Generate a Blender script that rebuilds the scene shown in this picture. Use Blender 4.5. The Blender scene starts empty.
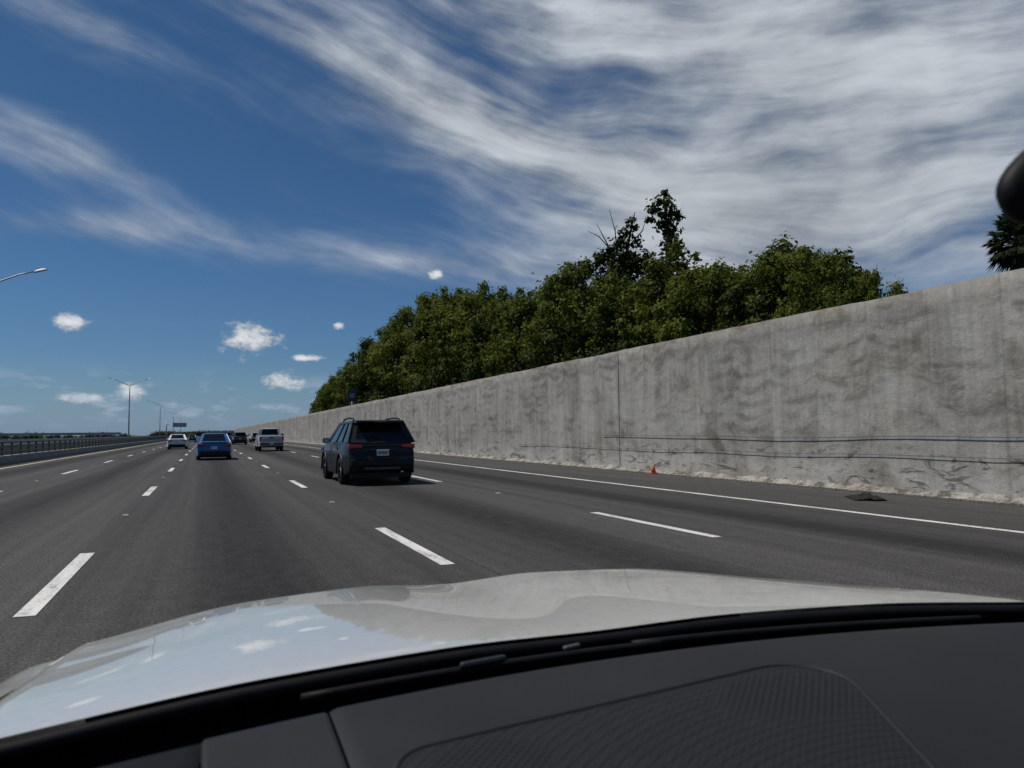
import bpy, bmesh, math, random
import numpy as np
from mathutils import Vector, Matrix, noise as mnoise
random.seed(4)
rad = math.radians
scene = bpy.context.scene
scene.view_settings.view_transform = 'Standard'
scene.view_settings.look = 'None'
scene.view_settings.exposure = 0

# ------------------------------------------------------------------ helpers
def link(o, parent=None):
    scene.collection.objects.link(o)
    if parent is not None:
        o.parent = parent
    return o

def empty(name, loc=(0, 0, 0)):
    e = bpy.data.objects.new(name, None)
    e.empty_display_size = 0.2
    e.location = loc
    return link(e)

def mesh_obj(name, verts, faces, mats=(), parent=None, smooth=False, mi=None):
    me = bpy.data.meshes.new(name)
    me.from_pydata([tuple(v) for v in verts], [], [tuple(f) for f in faces])
    for m in mats:
        me.materials.append(m)
    if mi is not None:
        me.polygons.foreach_set('material_index', mi)
    if smooth:
        me.polygons.foreach_set('use_smooth', [True] * len(me.polygons))
    me.update()
    return link(bpy.data.objects.new(name, me), parent)

def bm_obj(name, bm, mats, parent=None, smooth=False):
    me = bpy.data.meshes.new(name)
    bmesh.ops.recalc_face_normals(bm, faces=bm.faces[:])
    bm.to_mesh(me); bm.free()
    for m in mats:
        me.materials.append(m)
    if smooth:
        me.polygons.foreach_set('use_smooth', [True] * len(me.polygons))
    return link(bpy.data.objects.new(name, me), parent)

def bevel(o, w, seg=2, ang=30):
    m = o.modifiers.new('bevel', 'BEVEL')
    m.width = w; m.segments = seg; m.limit_method = 'ANGLE'; m.angle_limit = rad(ang)
    return m

def box(name, c, s, mat, parent=None, bev=0.0, rot=None):
    bm = bmesh.new()
    bmesh.ops.create_cube(bm, size=1)
    for v in bm.verts:
        v.co = Vector((v.co.x * s[0], v.co.y * s[1], v.co.z * s[2]))
    o = bm_obj(name, bm, [mat], parent)
    o.location = c
    if rot: o.rotation_euler = rot
    if bev: bevel(o, bev)
    return o

def tube_geo(pts, radii, sides=8, base=0):
    V = []; F = []
    pts = [Vector(p) for p in pts]
    n = len(pts)
    for i, p in enumerate(pts):
        d = (pts[min(i + 1, n - 1)] - pts[max(i - 1, 0)])
        if d.length < 1e-6: d = Vector((0, 0, 1))
        d.normalize()
        a = Vector((1, 0, 0)).cross(d) if abs(d.z) >= .95 else Vector((0, 0, 1)).cross(d)
        a.normalize(); b = d.cross(a)
        for k in range(sides):
            t = 2 * math.pi * k / sides
            V.append(p + (a * math.cos(t) + b * math.sin(t)) * radii[i])
    for i in range(n - 1):
        for k in range(sides):
            k2 = (k + 1) % sides
            F.append((base + i * sides + k, base + i * sides + k2, base + (i + 1) * sides + k2, base + (i + 1) * sides + k))
    F.append(tuple(base + k for k in range(sides))[::-1])
    F.append(tuple(base + (n - 1) * sides + k for k in range(sides)))
    return V, F

def tube(name, pts, r, mat, parent=None, sides=8):
    if not isinstance(r, (list, tuple)): r = [r] * len(pts)
    V, F = tube_geo(pts, r, sides)
    return mesh_obj(name, V, F, [mat], parent, smooth=True)

# ------------------------------------------------------------------ node helpers
class NB:
    def __init__(self, nt): self.nt = nt
    def node(self, t, **k):
        n = self.nt.nodes.new(t)
        for a, b in k.items(): setattr(n, a, b)
        return n
    def setin(self, s, v):
        if isinstance(v, bpy.types.NodeSocket): self.nt.links.new(v, s)
        else: s.default_value = v
    def m(self, op, a, b=None, c=None, clamp=False):
        n = self.node('ShaderNodeMath', operation=op, use_clamp=clamp)
        self.setin(n.inputs[0], a)
        if b is not None: self.setin(n.inputs[1], b)
        if c is not None: self.setin(n.inputs[2], c)
        return n.outputs[0]
    def vm(self, op, a, b=None):
        n = self.node('ShaderNodeVectorMath', operation=op)
        self.setin(n.inputs[0], a)
        if b is not None: self.setin(n.inputs[1], b)
        return n.outputs['Value'] if op in ('DOT_PRODUCT', 'LENGTH') else n.outputs[0]
    def add(self, a, b): return self.m('ADD', a, b)
    def sub(self, a, b): return self.m('SUBTRACT', a, b)
    def mul(self, a, b): return self.m('MULTIPLY', a, b)
    def xyz(self, x, y, z=0.0):
        n = self.node('ShaderNodeCombineXYZ')
        self.setin(n.inputs[0], x); self.setin(n.inputs[1], y); self.setin(n.inputs[2], z)
        return n.outputs[0]
    def sep(self, v):
        n = self.node('ShaderNodeSeparateXYZ'); self.setin(n.inputs[0], v); return n.outputs
    def noise(self, vec, scale=1.0, detail=4.0, rough=.5, dist=0.0):
        n = self.node('ShaderNodeTexNoise')
        self.setin(n.inputs['Vector'], vec); n.inputs['Scale'].default_value = scale
        n.inputs['Detail'].default_value = detail; n.inputs['Roughness'].default_value = rough
        n.inputs['Distortion'].default_value = dist
        return n.outputs[0]
    def mapr(self, v, a, b, c=0.0, d=1.0, smooth=False):
        n = self.node('ShaderNodeMapRange')
        if smooth: n.interpolation_type = 'SMOOTHSTEP'
        self.setin(n.inputs[0], v)
        for i, q in enumerate((a, b, c, d)): self.setin(n.inputs[i + 1], q)
        return n.outputs[0]
    def mix(self, f, a, b, blend='MIX'):
        n = self.node('ShaderNodeMix', data_type='RGBA', blend_type=blend)
        self.setin(n.inputs[0], f)
        for s, v in ((n.inputs[6], a), (n.inputs[7], b)):
            if isinstance(v, (tuple, list)) and len(v) == 3: v = (*v, 1)
            self.setin(s, v)
        return n.outputs[2]
    def scale(self, v, s): return self.vm('MULTIPLY', v, s)

def material(name, color=(.5, .5, .5), rough=.6, metal=0.0, coat=0.0, spec=.5):
    m = bpy.data.materials.new(name); m.use_nodes = True
    b = m.node_tree.nodes['Principled BSDF']
    b.inputs['Base Color'].default_value = (*color, 1)
    b.inputs['Roughness'].default_value = rough
    b.inputs['Metallic'].default_value = metal
    b.inputs['Coat Weight'].default_value = coat
    b.inputs['Coat Roughness'].default_value = 0.04
    b.inputs['Specular IOR Level'].default_value = spec
    return m, NB(m.node_tree), b

def simple(name, color, rough=.6, metal=0., coat=0., var=.12, vscale=8., spec=.5):
    m, nb, b = material(name, color, rough, metal, coat, spec)
    tc = nb.node('ShaderNodeTexCoord').outputs['Object']
    n = nb.noise(tc, vscale, 2, .6)
    f = nb.mapr(n, .3, .7, 1 - var, 1 + var)
    nb.setin(b.inputs['Base Color'], nb.scale((color[0], color[1], color[2]), f))
    return m

def bump(nb, b, h, strength=.3, dist=.02):
    n = nb.node('ShaderNodeBump')
    n.inputs['Strength'].default_value = strength; n.inputs['Distance'].default_value = dist
    nb.setin(n.inputs['Height'], h)
    nb.setin(b.inputs['Normal'], n.outputs[0])

# ------------------------------------------------------------------ camera
YAW, PITCH, ROLL, CH = 21.9, 3.60, 0.57, 1.35
cam_d = bpy.data.cameras.new('camera'); cam = link(bpy.data.objects.new('camera', cam_d))
R = Matrix.Rotation(rad(-YAW), 4, 'Z') @ Matrix.Rotation(rad(90 + PITCH), 4, 'X') @ Matrix.Rotation(rad(-ROLL), 4, 'Z')
cam.matrix_world = Matrix.Translation((0, 0, CH)) @ R
cam_d.sensor_width = 36; cam_d.lens = 26.72
cam_d.clip_start = .02; cam_d.clip_end = 20000
cam_d.dof.use_dof = True; cam_d.dof.focus_distance = 25; cam_d.dof.aperture_fstop = 8
scene.camera = cam

# ------------------------------------------------------------------ light
SUN_AZ, SUN_EL = -62.0, 63.0
sd = Vector((math.sin(rad(SUN_AZ)) * math.cos(rad(SUN_EL)), math.cos(rad(SUN_AZ)) * math.cos(rad(SUN_EL)), math.sin(rad(SUN_EL))))
sl = bpy.data.lights.new('sun', 'SUN'); sl.energy = 3.5; sl.angle = rad(.5); sl.color = (1, .94, .85)
so = link(bpy.data.objects.new('sun', sl)); so.rotation_euler = sd.to_track_quat('Z', 'Y').to_euler(); so.location = (0, 0, 60)

world = bpy.data.worlds.new('World'); scene.world = world; world.use_nodes = True
nt = world.node_tree; nt.nodes.clear(); nb = NB(nt)
out = nb.node('ShaderNodeOutputWorld'); bg = nb.node('ShaderNodeBackground')
nt.links.new(bg.outputs[0], out.inputs[0]); STR = 0.1
bg.inputs[1].default_value = STR
sky = nb.node('ShaderNodeTexSky', sky_type='NISHITA'); sky.sun_disc = False
sky.sun_elevation = rad(SUN_EL); sky.sun_rotation = rad(SUN_AZ % 360)
sky.air_density = 1.0; sky.dust_density = .6; sky.ozone_density = 2.0
d = nb.node('ShaderNodeTexCoord').outputs['Generated']
dx, dy, dz = nb.sep(d)
u = nb.m('MULTIPLY_ADD', nb.m('ARCTAN2', dx, dy), 57.2958, -21.9)   # azimuth, degrees
v = nb.mul(nb.m('ARCSINE', dz), 57.2958)                     # elevation, degrees
uv = nb.xyz(u, v, 0.)
tintn = nb.mix(nb.mapr(v, 0, 20, 0, 1), (.29, .44, .64), (.215, .375, .51))
base = nb.mix(1.0, sky.outputs[0], tintn, 'MULTIPLY')
def gauss(uc, vc, su, sv, amp, ang=0.0):
    c, s = math.cos(rad(ang)), math.sin(rad(ang))
    dd = nb.vm('SUBTRACT', uv, (uc, vc, 0))
    a = nb.vm('DOT_PRODUCT', dd, (c / su, s / su, 0)); b2 = nb.vm('DOT_PRODUCT', dd, (-s / sv, c / sv, 0))
    q = nb.m('MULTIPLY_ADD', a, a, nb.mul(b2, b2))
    return nb.mul(nb.m('EXPONENT', nb.mul(q, -.5)), amp)
blobs = [(-4, 23.0, 12, 2.2, 1.0, -19), (25, 21, 14, 8.5, 1.0, 0), (-31.5, 18.0, 4.5, 1.3, .60, -14), (-33, 13.6, 7, .9, .55, 3),
         (-10, 12.7, 15, 1.1, .45, -3), (17, 14.0, 13, 3.6, .62, 0), (4, 29.5, 13, 3.0, .70, -8), (-31, 26.5, 6, 1.4, .42, -20)]
cov = None
for bl in blobs:
    g = gauss(*bl); cov = g if cov is None else nb.add(cov, g)
c_, s_ = math.cos(rad(-17)), math.sin(rad(-17))
ur = nb.vm('DOT_PRODUCT', uv, (c_, s_, 0)); vr = nb.vm('DOT_PRODUCT', uv, (-s_, c_, 0))
# streaks fan out from the upper left: rotate progressively toward level on the right
vr = nb.m('MULTIPLY_ADD', nb.mul(nb.m('MAXIMUM', nb.add(u, 5.), 0.), nb.add(u, 5.)), -.0040, vr)
warp = nb.noise(nb.scale(uv, (.045, .06, 1)), 1, 2, .5)
vr2 = nb.m('MULTIPLY_ADD', warp, 7.0, vr)
n1 = nb.noise(nb.xyz(nb.mul(ur, .034), nb.mul(vr2, .20), 0.), 1, 4, .55, .15)
n2 = nb.noise(nb.xyz(nb.mul(ur, .10), nb.mul(vr2, .60), 7.), 1, 5, .60, .2)
n3 = nb.noise(nb.scale(uv, (.11, .19, 1)), 1, 5, .55)
nn = nb.m('MULTIPLY_ADD', n1, .50, nb.m('MULTIPLY_ADD', n2, .28, nb.mul(n3, .32)))
dens = nb.m('MULTIPLY_ADD', cov, .85, nb.mul(nb.sub(nn, .545), nb.m('MULTIPLY_ADD', nb.m('MINIMUM', cov, 1.), 2.5, 1.0)))
dens = nb.mapr(dens, .04, 1.15, 0, .94, True)
dens = nb.mul(dens, nb.mapr(v, 4, 12, 0, 1, True))
cbr = nb.mapr(nb.m('MULTIPLY_ADD', n2, .32, nb.m('MULTIPLY_ADD', n3, .30, nb.mul(n1, .38))), .38, .60, 2.7, 6.2)
ccol = nb.scale((.91, .985, 1.07), cbr)
col = nb.mix(dens, base, ccol)
pn = nb.noise(nb.scale(uv, (.75, 1.1, 1)), 1, 5, .62)
puffs = [(-19.1, 6.8, 1.9, 1.15), (-16.7, 3.8, 1.35, .75), (-30.3, 7.4, 1.0, .65), (-5.6, 11.8, .6, .4),
         (-12.9, 7.9, .5, .3), (-26.8, 3.0, 1.2, .6), (-29.8, 2.5, 1.3, .5), (-15.2, 5.5, 1.3, .25)]
rmin = None
for (pu, pv, a, b2) in puffs:
    l = nb.vm('LENGTH', nb.vm('MULTIPLY', nb.vm('SUBTRACT', uv, (pu, pv, 0)), (1 / a, 1 / b2, 0)))
    rmin = l if rmin is None else nb.m('MINIMUM', rmin, l)
r2 = nb.m('MULTIPLY_ADD', nb.sub(pn, .5), 2.7, rmin)
mk = nb.mapr(r2, .35, 1.15, .92, 0, True)
sh = nb.mapr(r2, .9, -.1, 4.8, 8.4)
col = nb.mix(mk, col, nb.scale((.96, 1., 1.04), sh))
lb = nb.mul(nb.mapr(v, .3, 1.6, .0, 1, True), nb.mapr(v, 2.4, 5.0, 1, 0, True))
ln = nb.noise(nb.scale(uv, (.30, .9, 1)), 1, 4, .6)
col = nb.mix(nb.mul(lb, nb.mapr(ln, .5, .66, 0, .6, True)), col, (4.0, 4.7, 5.5))
col = nb.mix(nb.mapr(v, -1, 6, .50, 0, True), col, (2.3, 3.3, 4.9))
nb.setin(bg.inputs[0], col)

# ------------------------------------------------------------------ materials
def asphalt_mat(name, lanes=True, tone=1.0):
    m, nb, b = material(name, rough=.88, spec=.22)
    P = nb.node('ShaderNodeNewGeometry').outputs['Position']
    x, y, z = nb.sep(P)
    fine = nb.noise(P, 42, 3, .8)
    mid = nb.noise(nb.scale(P, (1, .6, 1)), 6, 3, .65)
    big = nb.noise(nb.scale(P, (.5, .05, 1)), 1, 3, .6)
    strk = nb.noise(nb.scale(P, (3.2, .035, 1)), 1, 3, .65)
    val = nb.m('MULTIPLY_ADD', nb.sub(big, .5), .035, .061 * tone)
    val = nb.m('MULTIPLY_ADD', nb.sub(strk, .5), .070, val)
    val = nb.m('MULTIPLY_ADD', nb.sub(mid, .5), .040, val)
    if lanes:
        inl = nb.mul(nb.m('LESS_THAN', x, 9.7), nb.m('GREATER_THAN', x, -8.2))
        ph = nb.m('COSINE', nb.mul(nb.sub(x, .52), 2 * math.pi / 3.66))
        c2 = nb.m('POWER', nb.m('MAXIMUM', ph, 0.), 1.5)
        val = nb.sub(val, nb.mul(nb.mul(c2, inl), nb.mapr(strk, .3, .7, .024, .042)))
        val = nb.add(val, nb.mul(nb.m('GREATER_THAN', x, 9.95), .002))
        xj = nb.m('MULTIPLY_ADD', nb.sub(mid, .5), .06, x)
        for jx in (2.36 + .24, 6.02 + .22, 9.95):
            w = nb.m('ABSOLUTE', nb.sub(xj, jx))
            val = nb.mul(val, nb.mapr(w, 0.0, .025, .5, 1.))
    pch = nb.noise(nb.scale(P, (.27, .02, 1)), 1, 0, .5)
    val = nb.mul(val, nb.mapr(pch, .45, .46, .88, 1.05))
    val = nb.mul(val, nb.mapr(fine, .32, .68, .20, 1.90))
    val = nb.m('MAXIMUM', val, .010)
    nb.setin(b.inputs['Base Color'], nb.scale((1.02, .985, .94), val))
    bump(nb, b, fine, .7, .008)
    return m
M_ASPH = asphalt_mat('asphalt')
M_ASPH2 = asphalt_mat('far_asphalt', False, 1.6)

m, nb, b = material('road_paint', rough=.6)
P = nb.node('ShaderNodeNewGeometry').outputs['Position']
n = nb.noise(P, 22, 4, .8); n2 = nb.noise(nb.scale(P, (5, .6, 1)), 1.5, 3, .6)
wear = nb.mapr(nb.add(nb.mul(n, .65), nb.mul(n2, .35)), .40, .50, .75, 0, True)
c = nb.mix(nb.mapr(n2, .3, .7), (.58, .57, .53), (.76, .75, .72))
nb.setin(b.inputs['Base Color'], nb.mix(wear, c, (.12, .118, .11)))
M_PAINT = m
m, nb, b = material('yellow_paint', rough=.6)
P = nb.node('ShaderNodeNewGeometry').outputs['Position']
n = nb.noise(P, 10, 3, .7)
nb.setin(b.inputs['Base Color'], nb.mix(nb.mapr(n, .4, .6), (.62, .58, .42), (.70, .62, .40)))
M_YEL = m

# wall
m, nb, b = material('stained_concrete', rough=.92, spec=.15); M_WALL = m
P = nb.node('ShaderNodeNewGeometry').outputs['Position']
x, y, z = nb.sep(P)
PW = 1.53
pidx = nb.m('FLOOR', nb.mul(nb.add(y, 1.3), 1 / PW)); pfr = nb.m('FRACT', nb.mul(nb.add(y, 1.3), 1 / PW))
pan = nb.node('ShaderNodeTexWhiteNoise', noise_dimensions='1D'); nb.setin(pan.inputs['W'], pidx); pr = pan.outputs[0]
big = nb.noise(nb.xyz(nb.mul(y, .25), nb.mul(z, .40), 0.), 1, 4, .6, .3)
drip = nb.noise(nb.xyz(nb.mul(y, 2.0), nb.mul(z, .22), 4.), 1, 5, .68, .25)
dripf = nb.noise(nb.xyz(nb.mul(y, 8.), nb.mul(z, .45), 14.), 1, 3, .65, .2)
fine = nb.noise(P, 9, 4, .75)
blot = nb.noise(nb.xyz(nb.mul(y, .7), nb.mul(z, 1.3), nb.mul(pr, .8)), 1, 5, .68, .5)
q_ = nb.sub(pfr, .5)
arc = nb.mul(nb.mul(q_, q_), -.65)
wob = nb.noise(nb.xyz(nb.mul(y, .5), nb.mul(z, .6), 40.), 1, 2, .6)
zz = nb.add(nb.add(z, arc), nb.m('MULTIPLY_ADD', wob, .5, nb.mul(pr, .16)))
rows = nb.m('MULTIPLY_ADD', nb.m('SINE', nb.mul(zz, 2 * math.pi / .38)), .5, .5)
sm_ = nb.noise(nb.xyz(nb.mul(y, 1.3), nb.mul(zz, 3.4), nb.mul(pr, 2.)), 1, 5, .66, .3)
smear = nb.mapr(nb.m('MULTIPLY_ADD', rows, .17, sm_), .53, .76, 0, 1, True)
smask = nb.mapr(nb.noise(nb.xyz(nb.mul(y, .45), nb.mul(z, .6), 20.), 1, 3, .6), .42, .60, .20, 1, True)
hb = nb.mapr(z, .9, 1.5, .25, 1, True)
val = nb.m('MULTIPLY_ADD', nb.sub(big, .5), .26, .355)
val = nb.m('MULTIPLY_ADD', nb.sub(drip, .5), .36, val)
val = nb.m('MULTIPLY_ADD', nb.sub(dripf, .5), .16, val)
val = nb.m('MULTIPLY_ADD', nb.sub(pr, .5), .055, val)
val = nb.m('MULTIPLY_ADD', nb.sub(fine, .5), .24, val)
val = nb.mul(val, nb.sub(1., nb.mul(nb.mul(smear, hb), nb.mul(smask, .36))))
val = nb.mul(val, nb.mapr(blot, .50, .68, 1., .66, True))
val = nb.mul(val, nb.mapr(nb.m('MULTIPLY_ADD', nb.sub(drip, .5), 1.8, z), 3.6, 4.15, 1., .66, True))
val = nb.m('MULTIPLY_ADD', nb.mapr(nb.m('MULTIPLY_ADD', nb.sub(blot, .5), 1.6, z), .15, .9, 1, 0, True), .08, val)
ch = nb.mapr(nb.noise(nb.xyz(nb.mul(y, 1.1), nb.mul(z, 3.6), 31.), 1, 5, .75, 1.2), .55, .61, 1, .38)
val = nb.mul(val, nb.mapr(z, .7, 1.1, ch, 1.))
jt = nb.m('ABSOLUTE', q_)
val = nb.mul(val, nb.mapr(jt, .48, .5, 1., .86))
val = nb.m('MAXIMUM', val, .05)
tint = nb.mix(nb.mapr(blot, .42, .62), (1.02, .985, .91), (1.0, .93, .81))
nb.setin(b.inputs['Base Color'], nb.mix(1., tint, nb.xyz(val, val, val), 'MULTIPLY'))
bump(nb, b, nb.add(fine, blot), .45, .03)

M_CONC = simple('concrete', (.30, .29, .265), .9, var=.25, vscale=3)
M_CONC_L = simple('pale_concrete', (.42, .41, .37), .9, var=.35, vscale=2.5)
m, nb, b = material('dirty_footing', rough=.95, spec=.15); M_FOOT = m
P = nb.node('ShaderNodeNewGeometry').outputs['Position']
n = nb.noise(P, 2.2, 5, .7); n2 = nb.noise(P, 14, 3, .7)
nb.setin(b.inputs['Base Color'], nb.mix(nb.mapr(nb.add(nb.mul(n, .7), nb.mul(n2, .3)), .42, .58), (.10, .09, .075), (.36, .345, .31)))
bump(nb, b, n2, .6, .02)
M_GALV = simple('galvanised_steel', (.34, .35, .36), .5, .6, var=.15)
M_DKMET = simple('weathered_metal', (.10, .10, .10), .6, .3, var=.3)
M_BLACK = simple('black_plastic', (.010, .010, .011), .5, var=.1, vscale=30, spec=.35)
M_RUBBER = simple('tyre_rubber', (.014, .014, .014), .85, var=.2, vscale=20, spec=.3)
M_GLASS = simple('tinted_glass', (.006, .007, .008), .05, 0, 0, .05, spec=.4)
M_RIM = simple('alloy_rim', (.35, .35, .36), .3, .9)
M_RED = simple('tail_light_red', (.30, .008, .01), .15, coat=1.)
M_PLATE = simple('number_plate', (.62, .66, .62), .5)
M_CHROME = simple('chrome', (.6, .6, .6), .15, 1.)
def paint(name, c, r=.3, coat=.7, spec=.5): return simple(name, c, r, 0, coat, .04, 3, spec)
M_P_DARK = paint('charcoal_paint', (.013, .0125, .012), .4, .30, .30)
M_P_BLUE = paint('blue_paint', (.008, .105, .30), .35, .4)
M_P_WHITE = paint('white_paint', (.72, .72, .71))
M_P_SILV = paint('silver_paint', (.52, .52, .51))
M_P_GREY = paint('grey_paint', (.06, .065, .07))

def leaf_mat(name, dark, light, scale=.35, trans=.30):
    m, nb, b = material(name, rough=.6, spec=.12)
    P = nb.node('ShaderNodeNewGeometry').outputs['Position']
    at = nb.node('ShaderNodeAttribute', attribute_name='tone').outputs['Fac']
    oi = nb.node('ShaderNodeObjectInfo').outputs['Random']
    n = nb.noise(P, scale, 2, .6)
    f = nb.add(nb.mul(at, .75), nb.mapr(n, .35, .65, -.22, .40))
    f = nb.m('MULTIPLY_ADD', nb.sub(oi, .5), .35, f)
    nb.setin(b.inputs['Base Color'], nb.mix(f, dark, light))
    tr = nb.node('ShaderNodeBsdfTranslucent'); nb.setin(tr.inputs[0], nb.mix(f, tuple(q * 1.3 for q in dark), tuple(q * 1.3 for q in light)))
    ms = nb.node('ShaderNodeMixShader'); ms.inputs[0].default_value = trans
    nb.nt.links.new(b.outputs[0], ms.inputs[1]); nb.nt.links.new(tr.outputs[0], ms.inputs[2])
    nb.nt.links.new(ms.outputs[0], nb.nt.nodes['Material Output'].inputs[0])
    return m
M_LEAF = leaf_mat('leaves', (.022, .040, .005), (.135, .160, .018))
M_LEAF2 = leaf_mat('vine_leaves', (.018, .030, .006), (.070, .090, .016))
M_PALM = leaf_mat('palm_leaves', (.018, .028, .012), (.05, .07, .03))
M_FARLEAF = leaf_mat('far_leaves', (.035, .05, .030), (.06, .08, .05), .05)
M_BARK = simple('bark', (.09, .07, .05), .9, var=.35, vscale=5)

# ------------------------------------------------------------------ ground and roads
def sheet(name, x0, x1, y0, y1, z, mat, nx=1, ny=1):
    V = [(x0 + (x1 - x0) * i / nx, y0 + (y1 - y0) * j / ny, z) for j in range(ny + 1) for i in range(nx + 1)]
    F = [(j * (nx + 1) + i, j * (nx + 1) + i + 1, (j + 1) * (nx + 1) + i + 1, (j + 1) * (nx + 1) + i) for j in range(ny) for i in range(nx)]
    return mesh_obj(name, V, F, [mat])
m, nb, b = material('grass_ground', rough=.95, spec=.1)
P = nb.node('ShaderNodeNewGeometry').outputs['Position']
n = nb.noise(P, .05, 4, .6)
nb.setin(b.inputs['Base Color'], nb.mix(nb.mapr(n, .35, .65), (.035, .055, .02), (.10, .10, .05)))
sheet('ground', -6000, 6000, -3000, 9000, -.06, m, 8, 8)
sheet('road', -9.3, 13.45, -40, 2500, 0, M_ASPH, 1, 40)
sheet('opposite_road', -32, -13.3, -40, 2500, -.02, M_ASPH2, 1, 20)

V = []; F = []
def quad(x0, x1, y0, y1, z=.005):
    k = len(V); V.extend([(x0, y0, z), (x1, y0, z), (x1, y1, z), (x0, y1, z)]); F.append((k, k + 1, k + 2, k + 3))
LANES = ((-4.75, 20.8), (-1.25, 8.4), (2.31, 9.2), (5.98, 9.65))
for xc, ph in LANES:
    y = ph - 12.2 * 4
    while y < 900:
        quad(xc - .075, xc + .075, y - 1.65, y + 1.65); y += 12.2
y = -40
while y < 1500:
    quad(9.62, 9.77, y, y + 20); y += 20
mesh_obj('lane_markings', V, F, [M_PAINT])
V = []; F = []
quad(-8.15, -8.0, -40, 1500)
mesh_obj('edge_line', V, F, [M_YEL])
V = []; F = []
for xc, ph in LANES:
    for k in range(-2, 30):
        y = ph + 6.1 + 12.2 * k; b0 = len(V); s = .05
        V += [(xc - s, y - s, .004), (xc + s, y - s, .004), (xc + s, y + s, .004), (xc - s, y + s, .004),
              (xc - s * .7, y - s * .4, .022), (xc + s * .7, y - s * .4, .022), (xc + s * .7, y + s * .4, .022), (xc - s * .7, y + s * .4, .022)]
        F += [(b0, b0 + 1, b0 + 5, b0 + 4), (b0 + 1, b0 + 2, b0 + 6, b0 + 5), (b0 + 2, b0 + 3, b0 + 7, b0 + 6), (b0 + 3, b0, b0 + 4, b0 + 7), (b0 + 4, b0 + 5, b0 + 6, b0 + 7)]
mesh_obj('road_studs', V, F, [M_CONC])

# ------------------------------------------------------------------ concrete wall
WX, WH = 13.4, 4.15
wall = empty('concrete_wall')
V = []; F = []
ys = list(np.arange(-12, 60, .35)) + list(np.arange(60, 420, 2.0)) + [420]
zs = list(np.linspace(0, WH, 13))
for y in ys:
    for z in zs:
        bulge = .012 * mnoise.noise(Vector((y * .35, z * .5, 0))) + .006 * mnoise.noise(Vector((y * 1.7, z * 1.6, 5)))
        top = (.04 * mnoise.noise(Vector((y * .3, 3, 9))) + .02 * mnoise.noise(Vector((y * 1.9, 1, 2)))) * (z / WH) ** 3
        V.append((WX + bulge, y, z + top - (.02 if z == 0 else 0)))
nz = len(zs)
for i in range(len(ys) - 1):
    for j in range(nz - 1):
        F.append((i * nz + j, i * nz + j + 1, (i + 1) * nz + j + 1, (i + 1) * nz + j))
b0 = len(V)
for i, y in enumerate(ys):
    zt = V[i * nz + nz - 1][2]
    V.append((WX + .30, y, zt)); V.append((WX + .30, y, -.05))
for i in range(len(ys) - 1):
    F.append((i * nz + nz - 1, b0 + 2 * i, b0 + 2 * i + 2, (i + 1) * nz + nz - 1))
    F.append((b0 + 2 * i, b0 + 2 * i + 1, b0 + 2 * i + 3, b0 + 2 * i + 2))
mesh_obj('wall_face', V, F, [M_WALL], wall, smooth=True)
V = []; F = []
ys2 = list(np.arange(-12, 60, .15)) + list(np.arange(60, 420, 3.))
for y in ys2:
    a = mnoise.noise(Vector((y * .9, 0, 0))); c = mnoise.noise(Vector((y * 3.1, 3, 0))); e_ = mnoise.noise(Vector((y * 8, 7, 0)))
    wd = .20 + .14 * a + .08 * c + .03 * e_
    V += [(WX - .04 - wd, y, .003), (WX - .03 - wd * .6, y, .025 + .02 * c), (WX - .03, y, .10 + .07 * a + .04 * c + .02 * e_), (WX + .06, y, .14 + .07 * a)]
for i in range(len(ys2) - 1):
    for j in range(3): F.append((4 * i + j, 4 * i + j + 1, 4 * i + 5 + j, 4 * i + 4 + j))
mesh_obj('footing', V, F, [M_FOOT], wall, smooth=True)
V = []; F = []
def addbox(V, F, c, s):
    k = len(V)
    for dx_ in (-.5, .5):
        for dy_ in (-.5, .5):
            for dz_ in (-.5, .5): V.append((c[0] + dx_ * s[0], c[1] + dy_ * s[1], c[2] + dz_ * s[2]))
    for f in ((0, 1, 3, 2), (4, 6, 7, 5), (0, 4, 5, 1), (2, 3, 7, 6), (0, 2, 6, 4), (1, 5, 7, 3)): F.append(tuple(k + q for q in f))
for y in [-13, 23.3, 59, 95]:
    addbox(V, F, (WX - .004, y, WH / 2 + .03), (.03, .020, WH - .25))
mesh_obj('expansion_joints', V, F, [simple('joint_sealant', (.17, .165, .15), .9, var=.3)], wall)
cab = empty('wall_cable')
for h, s0, r_ in ((1.17, 0, .008), (.76, 4, .006)):
    pts = []
    y = -8
    while y < 25 + s0 * 2:
        pts.append((WX - .035, y, h + .02 * math.sin(y * .33 + s0) + .05 * mnoise.noise(Vector((y * .3, s0, 0))))); y += .5
    tube('cable', pts, r_, M_DKMET, cab, 6)
V = []; F = []
rs = random.Random(7)
for i in range(4600):
    y = rs.uniform(-2, 60); x = WX - .20 - abs(rs.gauss(0, .42)); s = rs.uniform(.006, .030)
    a = rs.uniform(0, 6.28); k = len(V)
    for q in range(3): V.append((x + s * math.cos(a + q * 2.1), y + s * math.sin(a + q * 2.1), .004))
    V.append((x, y, .004 + s * rs.uniform(.4, 1.)))
    F += [(k, k + 1, k + 3), (k + 1, k + 2, k + 3), (k + 2, k, k + 3)]
mesh_obj('gutter_debris', V, F, [simple('debris', (.11, .09, .065), .9, var=.6, vscale=3)])
bm = bmesh.new(); bmesh.ops.create_grid(bm, x_segments=18, y_segments=10, size=.5)
for v_ in bm.verts:
    e = mnoise.noise(v_.co * 5); f = mnoise.noise(v_.co * 2.3 + Vector((4, 1, 2)))
    v_.co = Vector((v_.co.x * .55 + .05 * e, v_.co.y * .95 + .12 * f, .012 + max(0, .11 * (1 - (v_.co.x * 2) ** 2) * (.6 + .9 * e)) * (1 - (v_.co.y * 1.8) ** 2 * .8)))
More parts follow.
